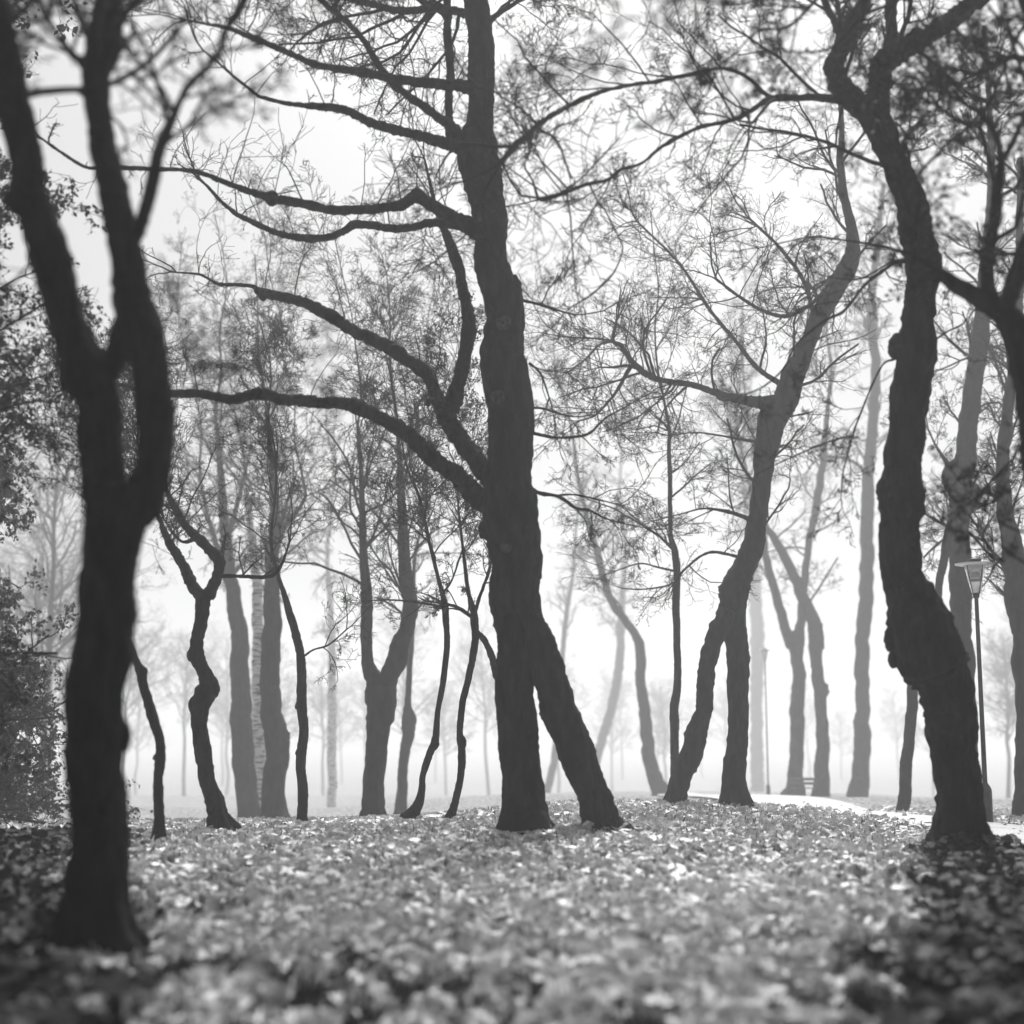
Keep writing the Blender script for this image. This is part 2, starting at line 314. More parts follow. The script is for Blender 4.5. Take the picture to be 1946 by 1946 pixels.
T(name='misty_forked_tree', D=24, base=(1395, 1520), lean=-.03,
  label='grey two-legged tree right of centre, leaning right as it rises into mist',
  trunk=[(1394,1560,56),(1395,1518,48),(1396,1450,43),(1399,1400,41),(1401,1350,40),(1403,1300,42),(1402,1250,44),(1399,1220,44),(1390,1180,58),(1393,1150,52),(1396,1125,56),(1404,1102,52),(1416,1080,44),(1427,1050,44),(1437,1000,38),(1443,950,35),(1452,900,38),(1458,850,45),(1468,800,56),(1490,760,50),(1514,700,44),(1536,650,32),(1557,600,35),(1590,550,36),(1616,500,30),(1620,450,24),(1611,400,17),(1600,350,16),(1596,300,14),(1600,250,11),(1592,150,8)],
  boughs=[[(1272,1570,58),(1283,1528,46),(1290,1500,40),(1305,1450,42),(1321,1400,42),(1335,1350,34),(1339,1300,33),(1348,1250,33),(1359,1220,34),(1370,1190,36),(1382,1160,30)],
          [(1480,765,34),(1449,765,26),(1420,762,20),(1391,756,16),(1365,747,14),(1337,738,13),(1310,730,12),(1282,726,11),(1252,721,11),(1230,712,12),(1215,700,12),(1201,687,11),(1190,670,10),(1178,655,9),(1165,648,8),(1168,625,6),(1172,606,5)],
          [(1205,690,7),(1194,705,8),(1180,730,7),(1165,752,6),(1150,770,5),(1130,790,4),(1100,800,3)],
          [(1165,648,6),(1140,655,5),(1115,680,4),(1090,700,3)],[(1165,648,5),(1130,643,4),(1085,641,3),(1040,635,2)],
          [(1250,722,8),(1220,705,6),(1195,695,6),(1165,698,5),(1138,698,3)],
          [(1425,988,10),(1416,984,9),(1395,976,8),(1373,970,7),(1337,966,4),(1300,975,3),(1260,985,2.5)],
          [(1412,1062,7),(1385,1054,6),(1355,1049,6),(1335,1055,5),(1318,1067,5),(1295,1089,4),(1280,1110,3)],
          [(1440,840,7),(1410,835,6),(1370,828,4),(1320,822,3),(1270,828,2.5)],
          [(1610,480,10),(1560,560,8),(1500,600,9),(1450,590,7),(1400,560,6),(1360,530,5)],
          [(1500,740,12),(1440,700,10),(1400,650,8),(1350,590,7),(1290,500,5),(1210,420,4)],
          [(1550,620,10),(1530,540,8),(1490,480,7),(1430,420,5)]],
  slopes=[-.1,-.3,.2,.2,-.2,-.3,.3,-.3,.2,-.5,.4,-.3], tw=dict(n=5, bi=[1,2,3,4,5,6,7,8,9,10,11], len=1.1), crown=dict(n=60, len=1.8, y=(150, 1000)))

T(name='slender_pole_tree', D=26, base=(1283, 1500), lean=0,
  label='thin straight dark sapling rising behind the left leg of the two-legged tree',
  trunk=[(1284,1530,24),(1283,1500,20),(1282,1430,17),(1281,1350,18),(1287,1300,15),(1286,1200,14),(1285,1150,15),(1288,1100,14),(1284,1060,14),(1281,1040,12),(1275,1017,9),(1273,962,9),(1273,890,9),(1271,854,8),(1272,817,7),(1262,760,5),(1250,700,4)],
  boughs=[[(1280,1043,8),(1265,1030,6),(1250,1017,5),(1216,995,5),(1190,980,4),(1165,966,3),(1120,950,2)],[(1285,1086,5),(1250,1078,4),(1216,1071,3),(1170,1085,2)],
          [(1284,1106,5),(1260,1115,4),(1216,1120,3),(1180,1118,2)],[(1274,900,5),(1300,880,3),(1330,840,2)]],
  slopes=[.3,-.3,.2,-.2], tw=dict(n=5, bi=[0,1,2,3], len=.9), crown=dict(n=26, len=1.2, y=(690, 1040)))

T(name='tall_grey_tree', D=30, base=(1840, 1565), lean=0,
  label='mid grey upright tree directly behind the crooked tree, a thin second stem at its left',
  trunk=[(1840,1600,58),(1840,1565,50),(1838,1450,42),(1834,1300,38),(1829,1200,38),(1827,1150,41),(1827,1100,42),(1825,1050,42),(1821,1000,38),(1821,950,42),(1821,905,56),(1832,870,42),(1840,800,37),(1853,700,34),(1860,650,36),(1866,600,30),(1870,540,26),(1880,450,22),(1884,350,16),(1880,200,12),(1870,50,8)],
  boughs=[[(1714,1570,28),(1716,1535,25),(1722,1460,23),(1728,1400,22),(1736,1300,21),(1755,1240,18),(1775,1180,17),(1786,1110,15),(1796,1050,17),(1806,1000,18),(1815,975,14)],
          [(1838,975,16),(1850,960,18),(1862,940,16),(1868,933,10),(1880,925,4),(1905,905,4),(1925,890,3)],
          [(1812,900,14),(1800,880,10),(1780,850,5),(1765,820,3)],[(1850,640,6),(1880,660,5),(1920,700,4),(1960,740,4)],
          [(1806,1002,6),(1780,990,5),(1755,975,4)],[(1800,1020,5),(1775,1040,5),(1755,1060,4)]],
  slopes=[-.15,-.3,.2,.2,.3,-.2], tw=dict(n=4, bi=[1,2,3,4,5], len=1.0), crown=dict(n=46, len=1.4, y=(60, 980)))

T(name='edge_grey_tree', D=27, base=(1962, 1590), lean=0,
  label='blurred grey trunk cut by the right edge of the frame beyond the lamp',
  trunk=[(1966,1640,70),(1962,1590,62),(1957,1400,54),(1950,1250,54),(1942,1150,56),(1930,1080,50),(1915,1000,34),(1905,900,26),(1915,780,22),(1935,600,18),(1940,300,12)],
  boughs=[[(1950,1130,14),(1910,1080,7),(1880,1040,6),(1860,1010,5)],[(1925,1060,10),(1890,1062,6),(1850,1020,5),(1815,990,3)]],
  slopes=[.2,.2], tw=dict(n=5, bi=[0,1], len=1.1), crown=dict(n=50, len=1.3, y=(300, 1150)))

T(name='pale_forked_tree', D=62, base=(1508, 1522), lean=0,
  label='pale grey tree beyond the path, forking into a narrow V above its trunk',
  trunk=[(1506,1550,52),(1508,1518,44),(1512,1490,34),(1514,1450,28),(1514,1400,27),(1514,1350,28),(1518,1300,26),(1515,1250,25),(1512,1222,32),(1508,1200,40)],
  boughs=[[(1505,1225,28),(1494,1200,20),(1480,1150,18),(1466,1100,16),(1456,1060,14),(1452,1025,13),(1448,980,10),(1440,900,7),(1430,820,5)],
          [(1515,1225,26),(1521,1190,18),(1524,1150,16),(1529,1100,15),(1535,1050,13),(1543,1000,14),(1553,950,16),(1561,900,14),(1566,850,12),(1572,780,9),(1580,700,6)]],
  slopes=[-.1,.15], tw=dict(n=2, bi=[0,1], len=1.6), crown=dict(n=44, len=1.8, y=(760, 1100)))
T(name='pale_kinked_tree', D=60, base=(1560, 1524), lean=0,
  label='pale kinked tree beyond the path, crossing in front of the narrow V',
  trunk=[(1562,1550,42),(1560,1518,36),(1560,1490,31),(1561,1450,28),(1562,1400,25),(1560,1350,23),(1559,1315,26),(1555,1290,24),(1548,1250,23),(1550,1215,30),(1543,1180,26),(1531,1150,24),(1511,1100,20),(1487,1050,18),(1470,1020,15),(1455,1000,13),(1435,950,10),(1415,880,7),(1400,800,5)],
  boughs=[[(1535,1150,5),(1560,1112,4),(1592,1060,3)]], slopes=[.1], tw=dict(n=3, bi=[0], len=1.2), crown=dict(n=40, len=1.8, y=(780, 1010)))
T(name='pale_straight_tree', D=64, base=(1632, 1532), lean=0,
  label='tall straight pale trunk standing alone between the path and the crooked tree',
  trunk=[(1628,1560,56),(1630,1525,42),(1634,1490,38),(1638,1450,33),(1640,1408,34),(1638,1350,28),(1638,1270,28),(1640,1200,28),(1645,1150,28),(1646,1100,27),(1647,1000,25),(1649,950,25),(1650,900,22),(1655,850,22),(1658,800,20),(1664,700,18),(1657,620,18),(1657,560,15),(1668,460,12),(1680,350,8)],
  boughs=[[(1650,905,10),(1634,886,7),(1608,872,6),(1579,868,5),(1550,876,4),(1535,895,3)],[(1652,890,5),(1630,850,4),(1615,820,3)],[(1662,650,5),(1640,600,4),(1620,570,3)]],
  slopes=[.2,-.2,.2], tw=dict(n=3, bi=[0,1,2], len=1.2), crown=dict(n=46, len=1.7, y=(350, 850)))
T(name='pale_curved_tree', D=62, base=(1256, 1510), lean=0,
  label='pale curved tree left of the thin sapling, bending up to the left',
  trunk=[(1268,1535,44),(1256,1505,34),(1243,1470,28),(1234,1440,26),(1230,1400,25),(1227,1372,24),(1220,1317,21),(1216,1290,20),(1218,1250,20),(1215,1222,19),(1203,1200,16),(1187,1178,15),(1165,1147,15),(1151,1111,14),(1136,1053,14),(1122,1006,11),(1114,977,9),(1100,920,7),(1090,840,5)],
  boughs=[[(1190,1180,4),(1170,1140,4),(1120,1100,3)]], slopes=[.2], tw=dict(n=3, bi=[0], len=1.2), crown=dict(n=44, len=1.7, y=(850, 1150)))
T(name='faint_bent_tree', D=130, base=(1120, 1522), lean=0,
  label='very faint bent trunk in the fog between the leaning stem and the pale curved tree',
  trunk=[(1110,1540,24),(1120,1500,20),(1128,1460,19),(1140,1419,18),(1158,1361,18),(1172,1299,18),(1178,1250,17),(1180,1190,15),(1183,1120,11),(1190,1040,7)],
  boughs=[], slopes=[], crown=dict(n=40, len=2.2, y=(1040, 1200)))
T(name='faint_slanting_tree', D=110, base=(1035, 1524), lean=0,
  label='faint slanting trunk seen low between the two central stems',
  trunk=[(1028,1545,20),(1036,1515,16),(1045,1480,15),(1056,1426,14),(1064,1350,12),(1068,1260,10),(1075,1180,9),(1090,1080,6)],
  boughs=[], slopes=[], crown=dict(n=30, len=2.0, y=(1080, 1250)))
T(name='faint_broad_tree', D=170, base=(1440, 1520), lean=0,
  label='faint broad trunk in the white fog just right of the two-legged tree',
  trunk=[(1440,1540,34),(1440,1510,28),(1438,1400,24),(1438,1300,24),(1440,1220,26),(1436,1150,24),(1428,1050,18),(1418,950,12),(1410,850,8)],
  boughs=[], slopes=[], crown=dict(n=40, len=2.6, y=(850, 1100)))

T(name='thin_slanting_tree', D=14, base=(302, 1600), lean=0,
  label='thin dark slanting tree leaning out from behind the big left trunk',
  trunk=[(302,1630,24),(302,1596,20),(302,1535,20),(301,1480,19),(304,1440,20),(303,1408,18),(295,1382,20),(281,1335,20),(270,1299,18),(267,1277,20),(257,1252,14),(251,1230,11),(236,1190,9),(215,1120,8),(190,1020,6)],
  boughs=[[(268,1282,10),(276,1272,8)]], slopes=[0], crown=dict(n=34, len=.8, y=(1000, 1180)))
T(name='zigzag_tree', D=17, base=(422, 1575), lean=0,
  label='dark zigzag tree with a forked head, second trunk from the left',
  trunk=[(430,1610,54),(422,1575,44),(409,1527,36),(391,1480,34),(384,1426,35),(379,1372,34),(379,1345,40),(386,1318,44),(392,1300,36),(384,1274,29),(373,1245,29),(375,1209,27),(384,1172,27),(388,1140,32),(394,1125,34)],
  boughs=[[(385,1138,24),(373,1122,24),(362,1107,23),(344,1067,19),(326,1038,17),(312,1010,13),(300,980,8),(280,930,5)],
          [(395,1135,26),(403,1117,24),(413,1093,21),(415,1070,22),(406,1052,22),(395,1042,21),(370,1017,20),(348,991,16),(326,951,13),(315,926,9),(300,880,6)],
          [(414,1094,10),(424,1095,9),(445,1095,8),(471,1096,8),(500,1097,8),(520,1092,8),(536,1071,6),(550,1030,4)],
          [(375,1022,10),(352,1030,7),(335,1020,5),(310,985,4)]],
  slopes=[.2,-.2,.3,-.2], tw=dict(n=5, bi=[0,1,2,3], len=.8), crown=dict(n=46, len=.9, y=(890, 1090)))
T(name='thick_grey_tree', D=45, base=(477, 1562), lean=0,
  label='thick mid-grey trunk standing left of the birch, its lower end lost in mist',
  trunk=[(480,1590,50),(475,1553,42),(467,1499,42),(461,1426,42),(457,1354,41),(457,1281,37),(453,1209,34),(446,1154,30),(436,1090,26),(430,1030,22),(424,950,16),(415,850,10),(410,780,6)],
  boughs=[[(440,1120,14),(420,1060,10),(395,980,7),(380,900,5)],[(432,1030,12),(450,960,9),(470,880,6)]], slopes=[.3,-.3], tw=dict(n=5, bi=[0,1], len=1.3), crown=dict(n=56, len=1.7, y=(800, 1130)))
T(name='birch_tree', D=50, base=(497, 1558), lean=0, mat='birch',
  label='white birch trunk with dark flecks squeezed between two grey trunks',
  trunk=[(500,1580,32),(497,1545,28),(495,1480,27),(493,1400,26),(491,1300,25),(490,1200,24),(488,1120,20),(480,1030,16),(470,950,10),(462,860,6)],
  boughs=[], slopes=[], crown=dict(n=46, len=1.5, y=(850, 1120), dn=.7))
T(name='stout_grey_tree', D=38, base=(522, 1560), lean=0,
  label='stout grey trunk standing right of the birch, swelling slightly low on its right',
  trunk=[(524,1590,56),(520,1553,48),(522,1499,45),(526,1430,47),(524,1400,48),(517,1350,42),(514,1317,40),(515,1245,37),(518,1172,35),(515,1136,32),(518,1053,27),(522,960,20),(515,860,13),(505,760,7)],
  boughs=[[(520,1060,14),(536,1009,11),(552,985,9),(565,970,8),(580,944,7),(577,915,5),(572,890,4),(560,840,3)],[(580,944,4),(610,932,3),(652,915,3),(690,905,2.5)]],
  slopes=[-.2,.2], tw=dict(n=5, bi=[0,1], len=1.4), crown=dict(n=56, len=1.7, y=(760, 1130)))
T(name='slim_tree', D=20, base=(575, 1568), lean=0,
  label='slim dark tree just right of the stout grey trunk, bowing left at its top',
  trunk=[(575,1595,24),(574,1567,19),(576,1517,20),(572,1444,20),(576,1390,19),(572,1335,20),(572,1281,19),(569,1238,17),(560,1190,16),(550,1163,15),(540,1129,11),(528,1090,8),(515,1030,6)],
  boughs=[[(574,1250,5),(595,1235,4),(625,1225,4),(660,1195,3)]], slopes=[-.2], tw=dict(n=5, bi=[0], len=.9), crown=dict(n=40, len=.9, y=(1030, 1170)))
T(name='far_birch_tree', D=95, base=(630, 1548), lean=0, mat='birch',
  label='ghostly white trunk alone in the mist, paler than the fog around it',
  trunk=[(629,1575,22),(630,1545,18),(631,1480,18),(631,1400,18),(631,1320,17),(630,1240,15),(628,1150,12),(622,1050,8)], boughs=[], slopes=[], crown=dict(n=40, len=2.0, y=(1040, 1250), dn=.6))
T(name='wide_fork_tree', D=30, base=(709, 1562), lean=0,
  label='grey tree with a thick trunk opening into a wide Y, in the left centre',
  trunk=[(709,1590,54),(709,1558,46),(710,1499,42),(714,1426,42),(720,1383,46),(726,1354,56),(728,1325,60),(728,1300,58)],
  boughs=[[(720,1335,36),(709,1290,34),(698,1256,24),(697,1209,23),(698,1154,23),(696,1118,21),(692,1060,17),(690,1000,14),(686,900,9),(680,820,5)],
          [(730,1335,40),(738,1290,38),(752,1248,40),(762,1220,36),(770,1200,30),(777,1154,30),(774,1118,28),(769,1060,24),(765,1000,20),(760,880,12),(752,780,7)],
          [(706,1390,9),(699,1367,7),(695,1366,5)]],
  slopes=[-.1,.1,0], tw=dict(n=1, bi=[], len=1.2), crown=dict(n=60, len=1.7, y=(790, 1160)))
T(name='knotted_tree', D=42, base=(762, 1550), lean=0,
  label='slim grey tree with a round knot at half height beside the wide Y tree',
  trunk=[(762,1575,28),(763,1542,24),(765,1480,20),(770,1430,20),(776,1395,24),(776,1368,30),(775,1350,20),(776,1335,13),(777,1281,12),(781,1227,12),(783,1150,10),(790,1050,7)],
  boughs=[], slopes=[], crown=dict(n=36, len=1.3, y=(1050, 1200)))
T(name='leaning_sapling', D=20, base=(776, 1558), lean=0,
  label='thin dark sapling leaning right at its foot then rising straight',
  trunk=[(768,1580,26),(778,1556,22),(796,1527,18),(802,1500,14),(804,1473,12),(817,1433,15),(828,1404,14),(832,1354,11),(841,1299,12),(850,1227,12),(848,1180,13),(846,1154,14),(841,1129,10),(832,1096,8),(817,1035,7),(796,944,6),(774,890,4),(760,820,3)],
  boughs=[[(843,1155,5),(832,1151,5),(781,1143,4),(734,1140,3),(700,1142,2)],[(840,1130,5),(860,1100,4),(880,1040,3)],[(815,1030,4),(780,1000,3),(740,990,2)]],
  slopes=[.2,-.3,.2], tw=dict(n=6, bi=[0,1,2], len=.9), crown=dict(n=50, len=.9, y=(830, 1170)))
T(name='forked_sapling', D=19, base=(855, 1563), lean=0,
  label='thin dark sapling close left of the central trunk, with a branch reaching behind it',
  trunk=[(850,1590,24),(854,1560,20),(865,1527,15),(874,1480,14),(877,1440,16),(877,1420,15),(874,1401,13),(879,1335,13),(890,1288,13),(899,1245,14),(903,1209,15),(901,1172,16),(897,1150,11),(890,1125,9),(883,1071,7),(875,1000,5),(870,930,3)],
  boughs=[[(903,1200,13),(918,1212,12),(933,1245,13),(944,1285,14),(960,1330,12)],[(902,1175,9),(890,1168,8),(870,1155,7),(850,1148,5)],[(902,1170,7),(910,1140,7),(922,1107,6),(935,1060,4)]],
  slopes=[.3,-.2,.2], tw=dict(n=5, bi=[1,2], len=.7), crown=dict(n=44, len=.8, y=(930, 1160)), leaves=True)

# ground along the path and the open edges
PATH_N = [(1250,1511,50),(1330,1512,43),(1418,1518,33),(1500,1533,28),(1608,1554,23),(1717,1576,20),(1775,1586,18.8),(1860,1598,17.4),(1946,1610,16.2),(2080,1634,14.5),(2300,1670,12.5)]
PATH_F = [(1250,1497,85),(1330,1495,70),(1418,1496,58),(1500,1504,46),(1608,1519,36),(1717,1536,27),(1775,1544,25),(1860,1555,22.5),(1946,1566,20.5),(2080,1586,18),(2300,1620,15.5)]
for q in PATH_N + PATH_F: ctl(*q)
for q in [(1130,1540,19),(1200,1525,21),(1350,1518,24),(1500,1545,20),(640,1560,24),(400,1566,21),(100,1580,18)]: ctl(*q)
PATHC = np.array([P(*q) for q in CTRL])
def zbase(D):
    s = np.clip(D - 13, 0, None)
    return -np.minimum(.036 * s * (s / (s + 5)), 7.0)
BASES = [(*P(*k['base'], k['D'])[:2], max(.12, k['trunk'][1][2] / 2 * k['D'] / FPX)) for k in TREES if k['D'] < 32]
for k in TREES:
    if k['D'] < 32 and k['boughs'] and k['boughs'][0][0][1] > 1520: q_ = k['boughs'][0][1]; BASES.append((*P(q_[0], q_[1], k['D'])[:2], .2))
RES = PATHC[:, 2] - zbase(PATHC[:, 1])
def ground_z(x, y):
    x = np.asarray(x, float); y = np.asarray(y, float)
    z = zbase(y); num = np.zeros_like(z); den = np.full_like(z, .12)
    for (cx, cy, cz), r in zip(PATHC, RES):
        s = .6 + .065 * cy
        wgt = np.exp(-((x - cx) ** 2 + ((y - cy) * .6) ** 2) / (2 * s * s)); num += wgt * r; den += wgt
    z = z + num / den
    for (cx, cy, cr) in BASES:
        z = z + .04 * np.exp(-((x - cx) ** 2 + (y - cy) ** 2) / (2 * (cr * 1.7) ** 2))
    return z - .075

def grid_obj(name, X, Y, Z, mat, parent=None):
    h, wd = X.shape
    idx = np.arange(h * wd).reshape(h, wd)
    F = np.stack([idx[:-1, :-1], idx[:-1, 1:], idx[1:, 1:], idx[1:, :-1]], -1).reshape(-1, 4)
    return mesh(name, np.stack([X, Y, Z], -1).reshape(-1, 3), F, mat, parent)
u = np.linspace(-1, 1, 300); xs = np.sinh(u * 5.0) / np.sinh(5.0) * 440
v = np.linspace(0, 1, 340); ys = -40 + 45 * np.minimum(v / .1, 1) + np.where(v > .1, ((v - .1) / .9) ** 2.9 * 880, 0)
X, Y = np.meshgrid(xs, ys)
Z = ground_z(X, Y)
Z += np.vectorize(lambda a, b: noise.noise(Vector((a * .9, b * .9, 0))) * .035 + noise.noise(Vector((a * 3, b * 3, 4))) * .012)(X, Y)
g = grid_obj('ground', X, Y, Z, M_GROUND); g['kind'] = 'structure'
# path ribbon
t = np.linspace(0, 1, 9)
PN = catmull([P(*q) for q in PATH_N], 10); PF = catmull([P(*q) for q in PATH_F], 10)
G = PN[:, None] * (1 - t)[None, :, None] + PF[:, None] * t[None, :, None]
G[:, :, 2] = ground_z(G[:, :, 0], G[:, :, 1]) + .05 + .03 * np.sin(t * math.pi)[None]
pth = grid_obj('path', G[:, :, 0], G[:, :, 1], G[:, :, 2], M_PATH); pth['kind'] = 'structure'
from bisect import bisect_left
def on_path(x, y):
    px = CX + x / np.maximum(y, .1) * FPX
    n = np.interp(px, [q[0] for q in PATH_N], [q[2] for q in PATH_N]); f = np.interp(px, [q[0] for q in PATH_F], [q[2] for q in PATH_F])
    return (px > 1240) & (y > n) & (y < f)

# ------------------------------------------------------------------ leaf litter and grass
def litter():
    n = 300000
    d = 2.2 * (34 / 2.2) ** RN.uniform(0, 1, n) ** .92
    x = RN.uniform(-1, 1, n) * (1.8 + d * .5)
    y = d
    keep = ~on_path(x, y) | (RN.uniform(0, 1, n) < .07); x = x[keep]; y = y[keep]
    cl = np.array([.8 * noise.noise(Vector((a * .8, b * .5, 9))) + 1.0 * noise.noise(Vector((a * 3.2, b * 2.2, 3))) + 1.2 * noise.noise(Vector((a * 8, b * 6, 5))) for a, b in zip(x, y)])
    side = np.clip((np.abs(x + .1) / (y * .5) - .38) / .36, 0, 1) * np.clip((17 - y) / 6, 0, 1) + .62 * np.clip((7.6 - y) / 2.4, 0, 1)  # thins the pale leaves at sides and near edge, standing in for shade
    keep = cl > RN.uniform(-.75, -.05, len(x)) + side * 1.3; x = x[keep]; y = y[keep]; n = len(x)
    z = ground_z(x, y) + RN.uniform(.015, .085, n)
    c = np.stack([x, y, z], 1)
    nrm = norm(RN.normal(size=(n, 3)) * .5 + np.array([0, 0, 1])); a = norm(np.cross(nrm, RN.normal(size=(n, 3)))); b = np.cross(nrm, a)
    s = (.024 + .055 * RN.uniform(0, 1, n) ** 1.6)[:, None]
    cup = RN.uniform(-.35, .5, (n, 1)) * s * nrm
    V = np.stack([c - a * s * 1.1, c - a * s * .35 + b * s * .75 + cup, c + a * s * .45 + b * s * .6 + cup, c + a * s * 1.2, c + a * s * .45 - b * s * .6 + cup, c - a * s * .35 - b * s * .75 + cup], 1)
    i = np.arange(n)[:, None] * 6
    F = np.concatenate([np.concatenate([i, i + 1, i + 2, i + 3], 1), np.concatenate([i, i + 3, i + 4, i + 5], 1)])
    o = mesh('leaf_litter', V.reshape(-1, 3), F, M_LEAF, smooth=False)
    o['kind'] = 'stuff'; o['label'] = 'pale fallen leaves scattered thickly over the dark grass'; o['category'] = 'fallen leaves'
    # grass
    n = 90000
    d = 2.2 * (30 / 2.2) ** RN.uniform(0, 1, n); x = RN.uniform(-1, 1, n) * (1.8 + d * .55); keep = ~on_path(x, d); x = x[keep]; y = d[keep]; n = len(x)
    c = np.stack([x, y, ground_z(x, y) - .01], 1)
    a = norm(np.stack([RN.normal(size=n), RN.normal(size=n), np.zeros(n)], 1)); up = norm(RN.normal(size=(n, 3)) * .3 + np.array([0, 0, 1]))
    h = RN.uniform(.05, .13, n)[:, None]; wv = RN.uniform(.004, .009, n)[:, None] * (1 + y[:, None] * .05); bend = norm(RN.normal(size=(n, 3))) * h * .35
    V = np.stack([c - a * wv, c + a * wv, c + up * h + bend + a * wv * .2, c + up * h + bend - a * wv * .2], 1)
    o = mesh('grass', V.reshape(-1, 3), np.arange(n * 4).reshape(-1, 4), M_GRASS, smooth=False)
    o['kind'] = 'stuff'; o['label'] = 'short dark grass between the fallen leaves'; o['category'] = 'grass'
    # dark leaf cover added at both sides, standing in for corner shade
    for sg, lab in ((-1, 'dark low leaf cover added as shade at the left side of the clearing'), (1, 'dark low leaf cover added as shade at the right side of the clearing')):
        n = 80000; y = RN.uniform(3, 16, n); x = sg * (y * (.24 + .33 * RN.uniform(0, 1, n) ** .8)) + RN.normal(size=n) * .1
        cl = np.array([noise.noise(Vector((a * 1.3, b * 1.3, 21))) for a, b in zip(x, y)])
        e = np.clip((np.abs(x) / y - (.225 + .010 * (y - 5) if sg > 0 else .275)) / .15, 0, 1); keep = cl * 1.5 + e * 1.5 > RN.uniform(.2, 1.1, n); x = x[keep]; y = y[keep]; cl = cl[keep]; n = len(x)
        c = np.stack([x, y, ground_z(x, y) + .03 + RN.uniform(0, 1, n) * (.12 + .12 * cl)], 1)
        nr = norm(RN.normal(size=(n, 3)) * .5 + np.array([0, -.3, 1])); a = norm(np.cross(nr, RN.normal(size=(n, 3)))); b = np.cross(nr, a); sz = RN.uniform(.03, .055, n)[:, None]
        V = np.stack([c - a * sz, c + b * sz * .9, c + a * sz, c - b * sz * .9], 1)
        o = mesh('shade_leaves', V.reshape(-1, 3), np.arange(n * 4).reshape(-1, 4), M_DLEAF, smooth=False); o['kind'] = 'stuff'; o['label'] = lab; o['category'] = 'shade_leaves'
litter()

# ------------------------------------------------------------------ trees
LV = lambda n1, n2, n3, up=.05, dn=0: [dict(K=7, n=n1, wig=.16, up=up - dn * .12, lf=.5, rf=.5, bend=.05), dict(K=6, n=n2, wig=.2, up=up - dn * .14, lf=.55, rf=.55, bend=.06), dict(K=5, n=n3, wig=.24, up=.02 - dn * .1, lf=.6, rf=.6, bend=.08), dict(K=4, wig=.26, up=.02 - dn * .1)]
def sample_line(C, n, t0=.15):
    s = RN.uniform(t0, 1, n) * (len(C) - 2); i = s.astype(int)
    p = C[i, :3]; d = norm(C[i + 1, :3] - C[i, :3]); return p, d, C[i, 3]
def side_dirs(d, up=.2, amin=35, amax=75):
    perp = norm(np.cross(d, RN.normal(size=d.shape)) + np.array([0, 0, up])); a = np.radians(RN.uniform(amin, amax, len(d)))[:, None]
    return norm(d * np.cos(a) + perp * np.sin(a))

EXT = dict(zigzag_tree=620, thick_grey_tree=430, birch_tree=480, stout_grey_tree=400, slim_tree=640, wide_fork_tree=470, knotted_tree=520, leaning_sapling=560, forked_sapling=600, pale_curved_tree=420, pale_forked_tree=400, pale_kinked_tree=480, slender_pole_tree=380, faint_bent_tree=650, faint_slanting_tree=700, far_birch_tree=620, faint_broad_tree=560, thin_slanting_tree=640)
RX = random.Random(11)
for k in TREES:
    if k['name'] not in EXT: continue
    tgt = EXT[k['name']]
    for q in [k['trunk']] + [b_ for b_ in k['boughs'] if b_[-1][1] < b_[0][1] - 150]:
        if q[-1][2] > 13: continue
        x, y, w_ = q[-1]; x1, y1, _ = q[-2]; drift = max(-.5, min(.5, (x - x1) / (abs(y - y1) + 1))) * .6
        yt = tgt + RX.uniform(-60, 120); n = max(1, int((y - yt) / 70)); w0 = w_
        for i_ in range(n):
            y -= (y - yt) / (n - i_); x += drift * 60 + RX.uniform(-16, 16); q.append((x, y, max(2.2, w0 * (1 - .85 * (i_ + 1) / n))))
    k['crown']['y'] = (tgt - 80, k['crown']['y'][1] - (110 if k['D'] < 21 else 0)); k['crown']['n'] = int(k['crown']['n'] * .95); k['crown']['len'] *= 1.25
KNOBS = dict(forked_tree=[(236, 1400, 26, 30)],
  crooked_tree=[(1776, 497, 36, 24), (1704, 658, 34, 24), (1680, 935, 28, 30), (1764, 1156, 50, 34), (1690, 1215, 26, 24), (1700, 1250, 22, 20), (1746, 830, 18, 20)],
  leaning_twin_tree=[(978, 548, 26, 26), (930, 1006, 38, 20), (1000, 745, 18, 26)],
  misty_forked_tree=[(1380, 1125, 32, 18), (1416, 1250, 20, 22) , (1398, 1085, 18, 14)],
  zigzag_tree=[(408, 1306, 22, 20), (366, 1340, 18, 16), (361, 1245, 12, 12)], thin_slanting_tree=[(271, 1276, 18, 10), (303, 1440, 24, 8)],
  pale_kinked_tree=[(1553, 1190, 20, 12), (1556, 1225, 20, 14), (1568, 1312, 16, 14)], stout_grey_tree=[(537, 1405, 26, 22)],
  tall_grey_tree=[(1806, 905, 28, 18), (1855, 935, 24, 16)], forked_sapling=[(880, 1412, 12, 14)], slim_tree=[(570, 1340, 18, 10), (571, 1430, 18, 12)], leaning_sapling=[(825, 1412, 16, 14)])
BOUGH_KNOBS = {('forked_tree', 0): [(16, 380, 26, 16), (120, 722, 26, 22)], ('forked_tree', 1): [(326, 780, 18, 16), (218, 640, 26, 18)], ('leaning_twin_tree', 2): [(832, 757, 22, 16), (500, 560, 22, 12)],
  ('leaning_twin_tree', 1): [(672, 768, 30, 12), (490, 748, 26, 12)], ('leaning_twin_tree', 4): [(518, 377, 30, 14), (792, 373, 28, 14)], ('misty_forked_tree', 0): [(1342, 1250, 20, 18)]}
def big_(q): return max(w_[2] for w_ in q)
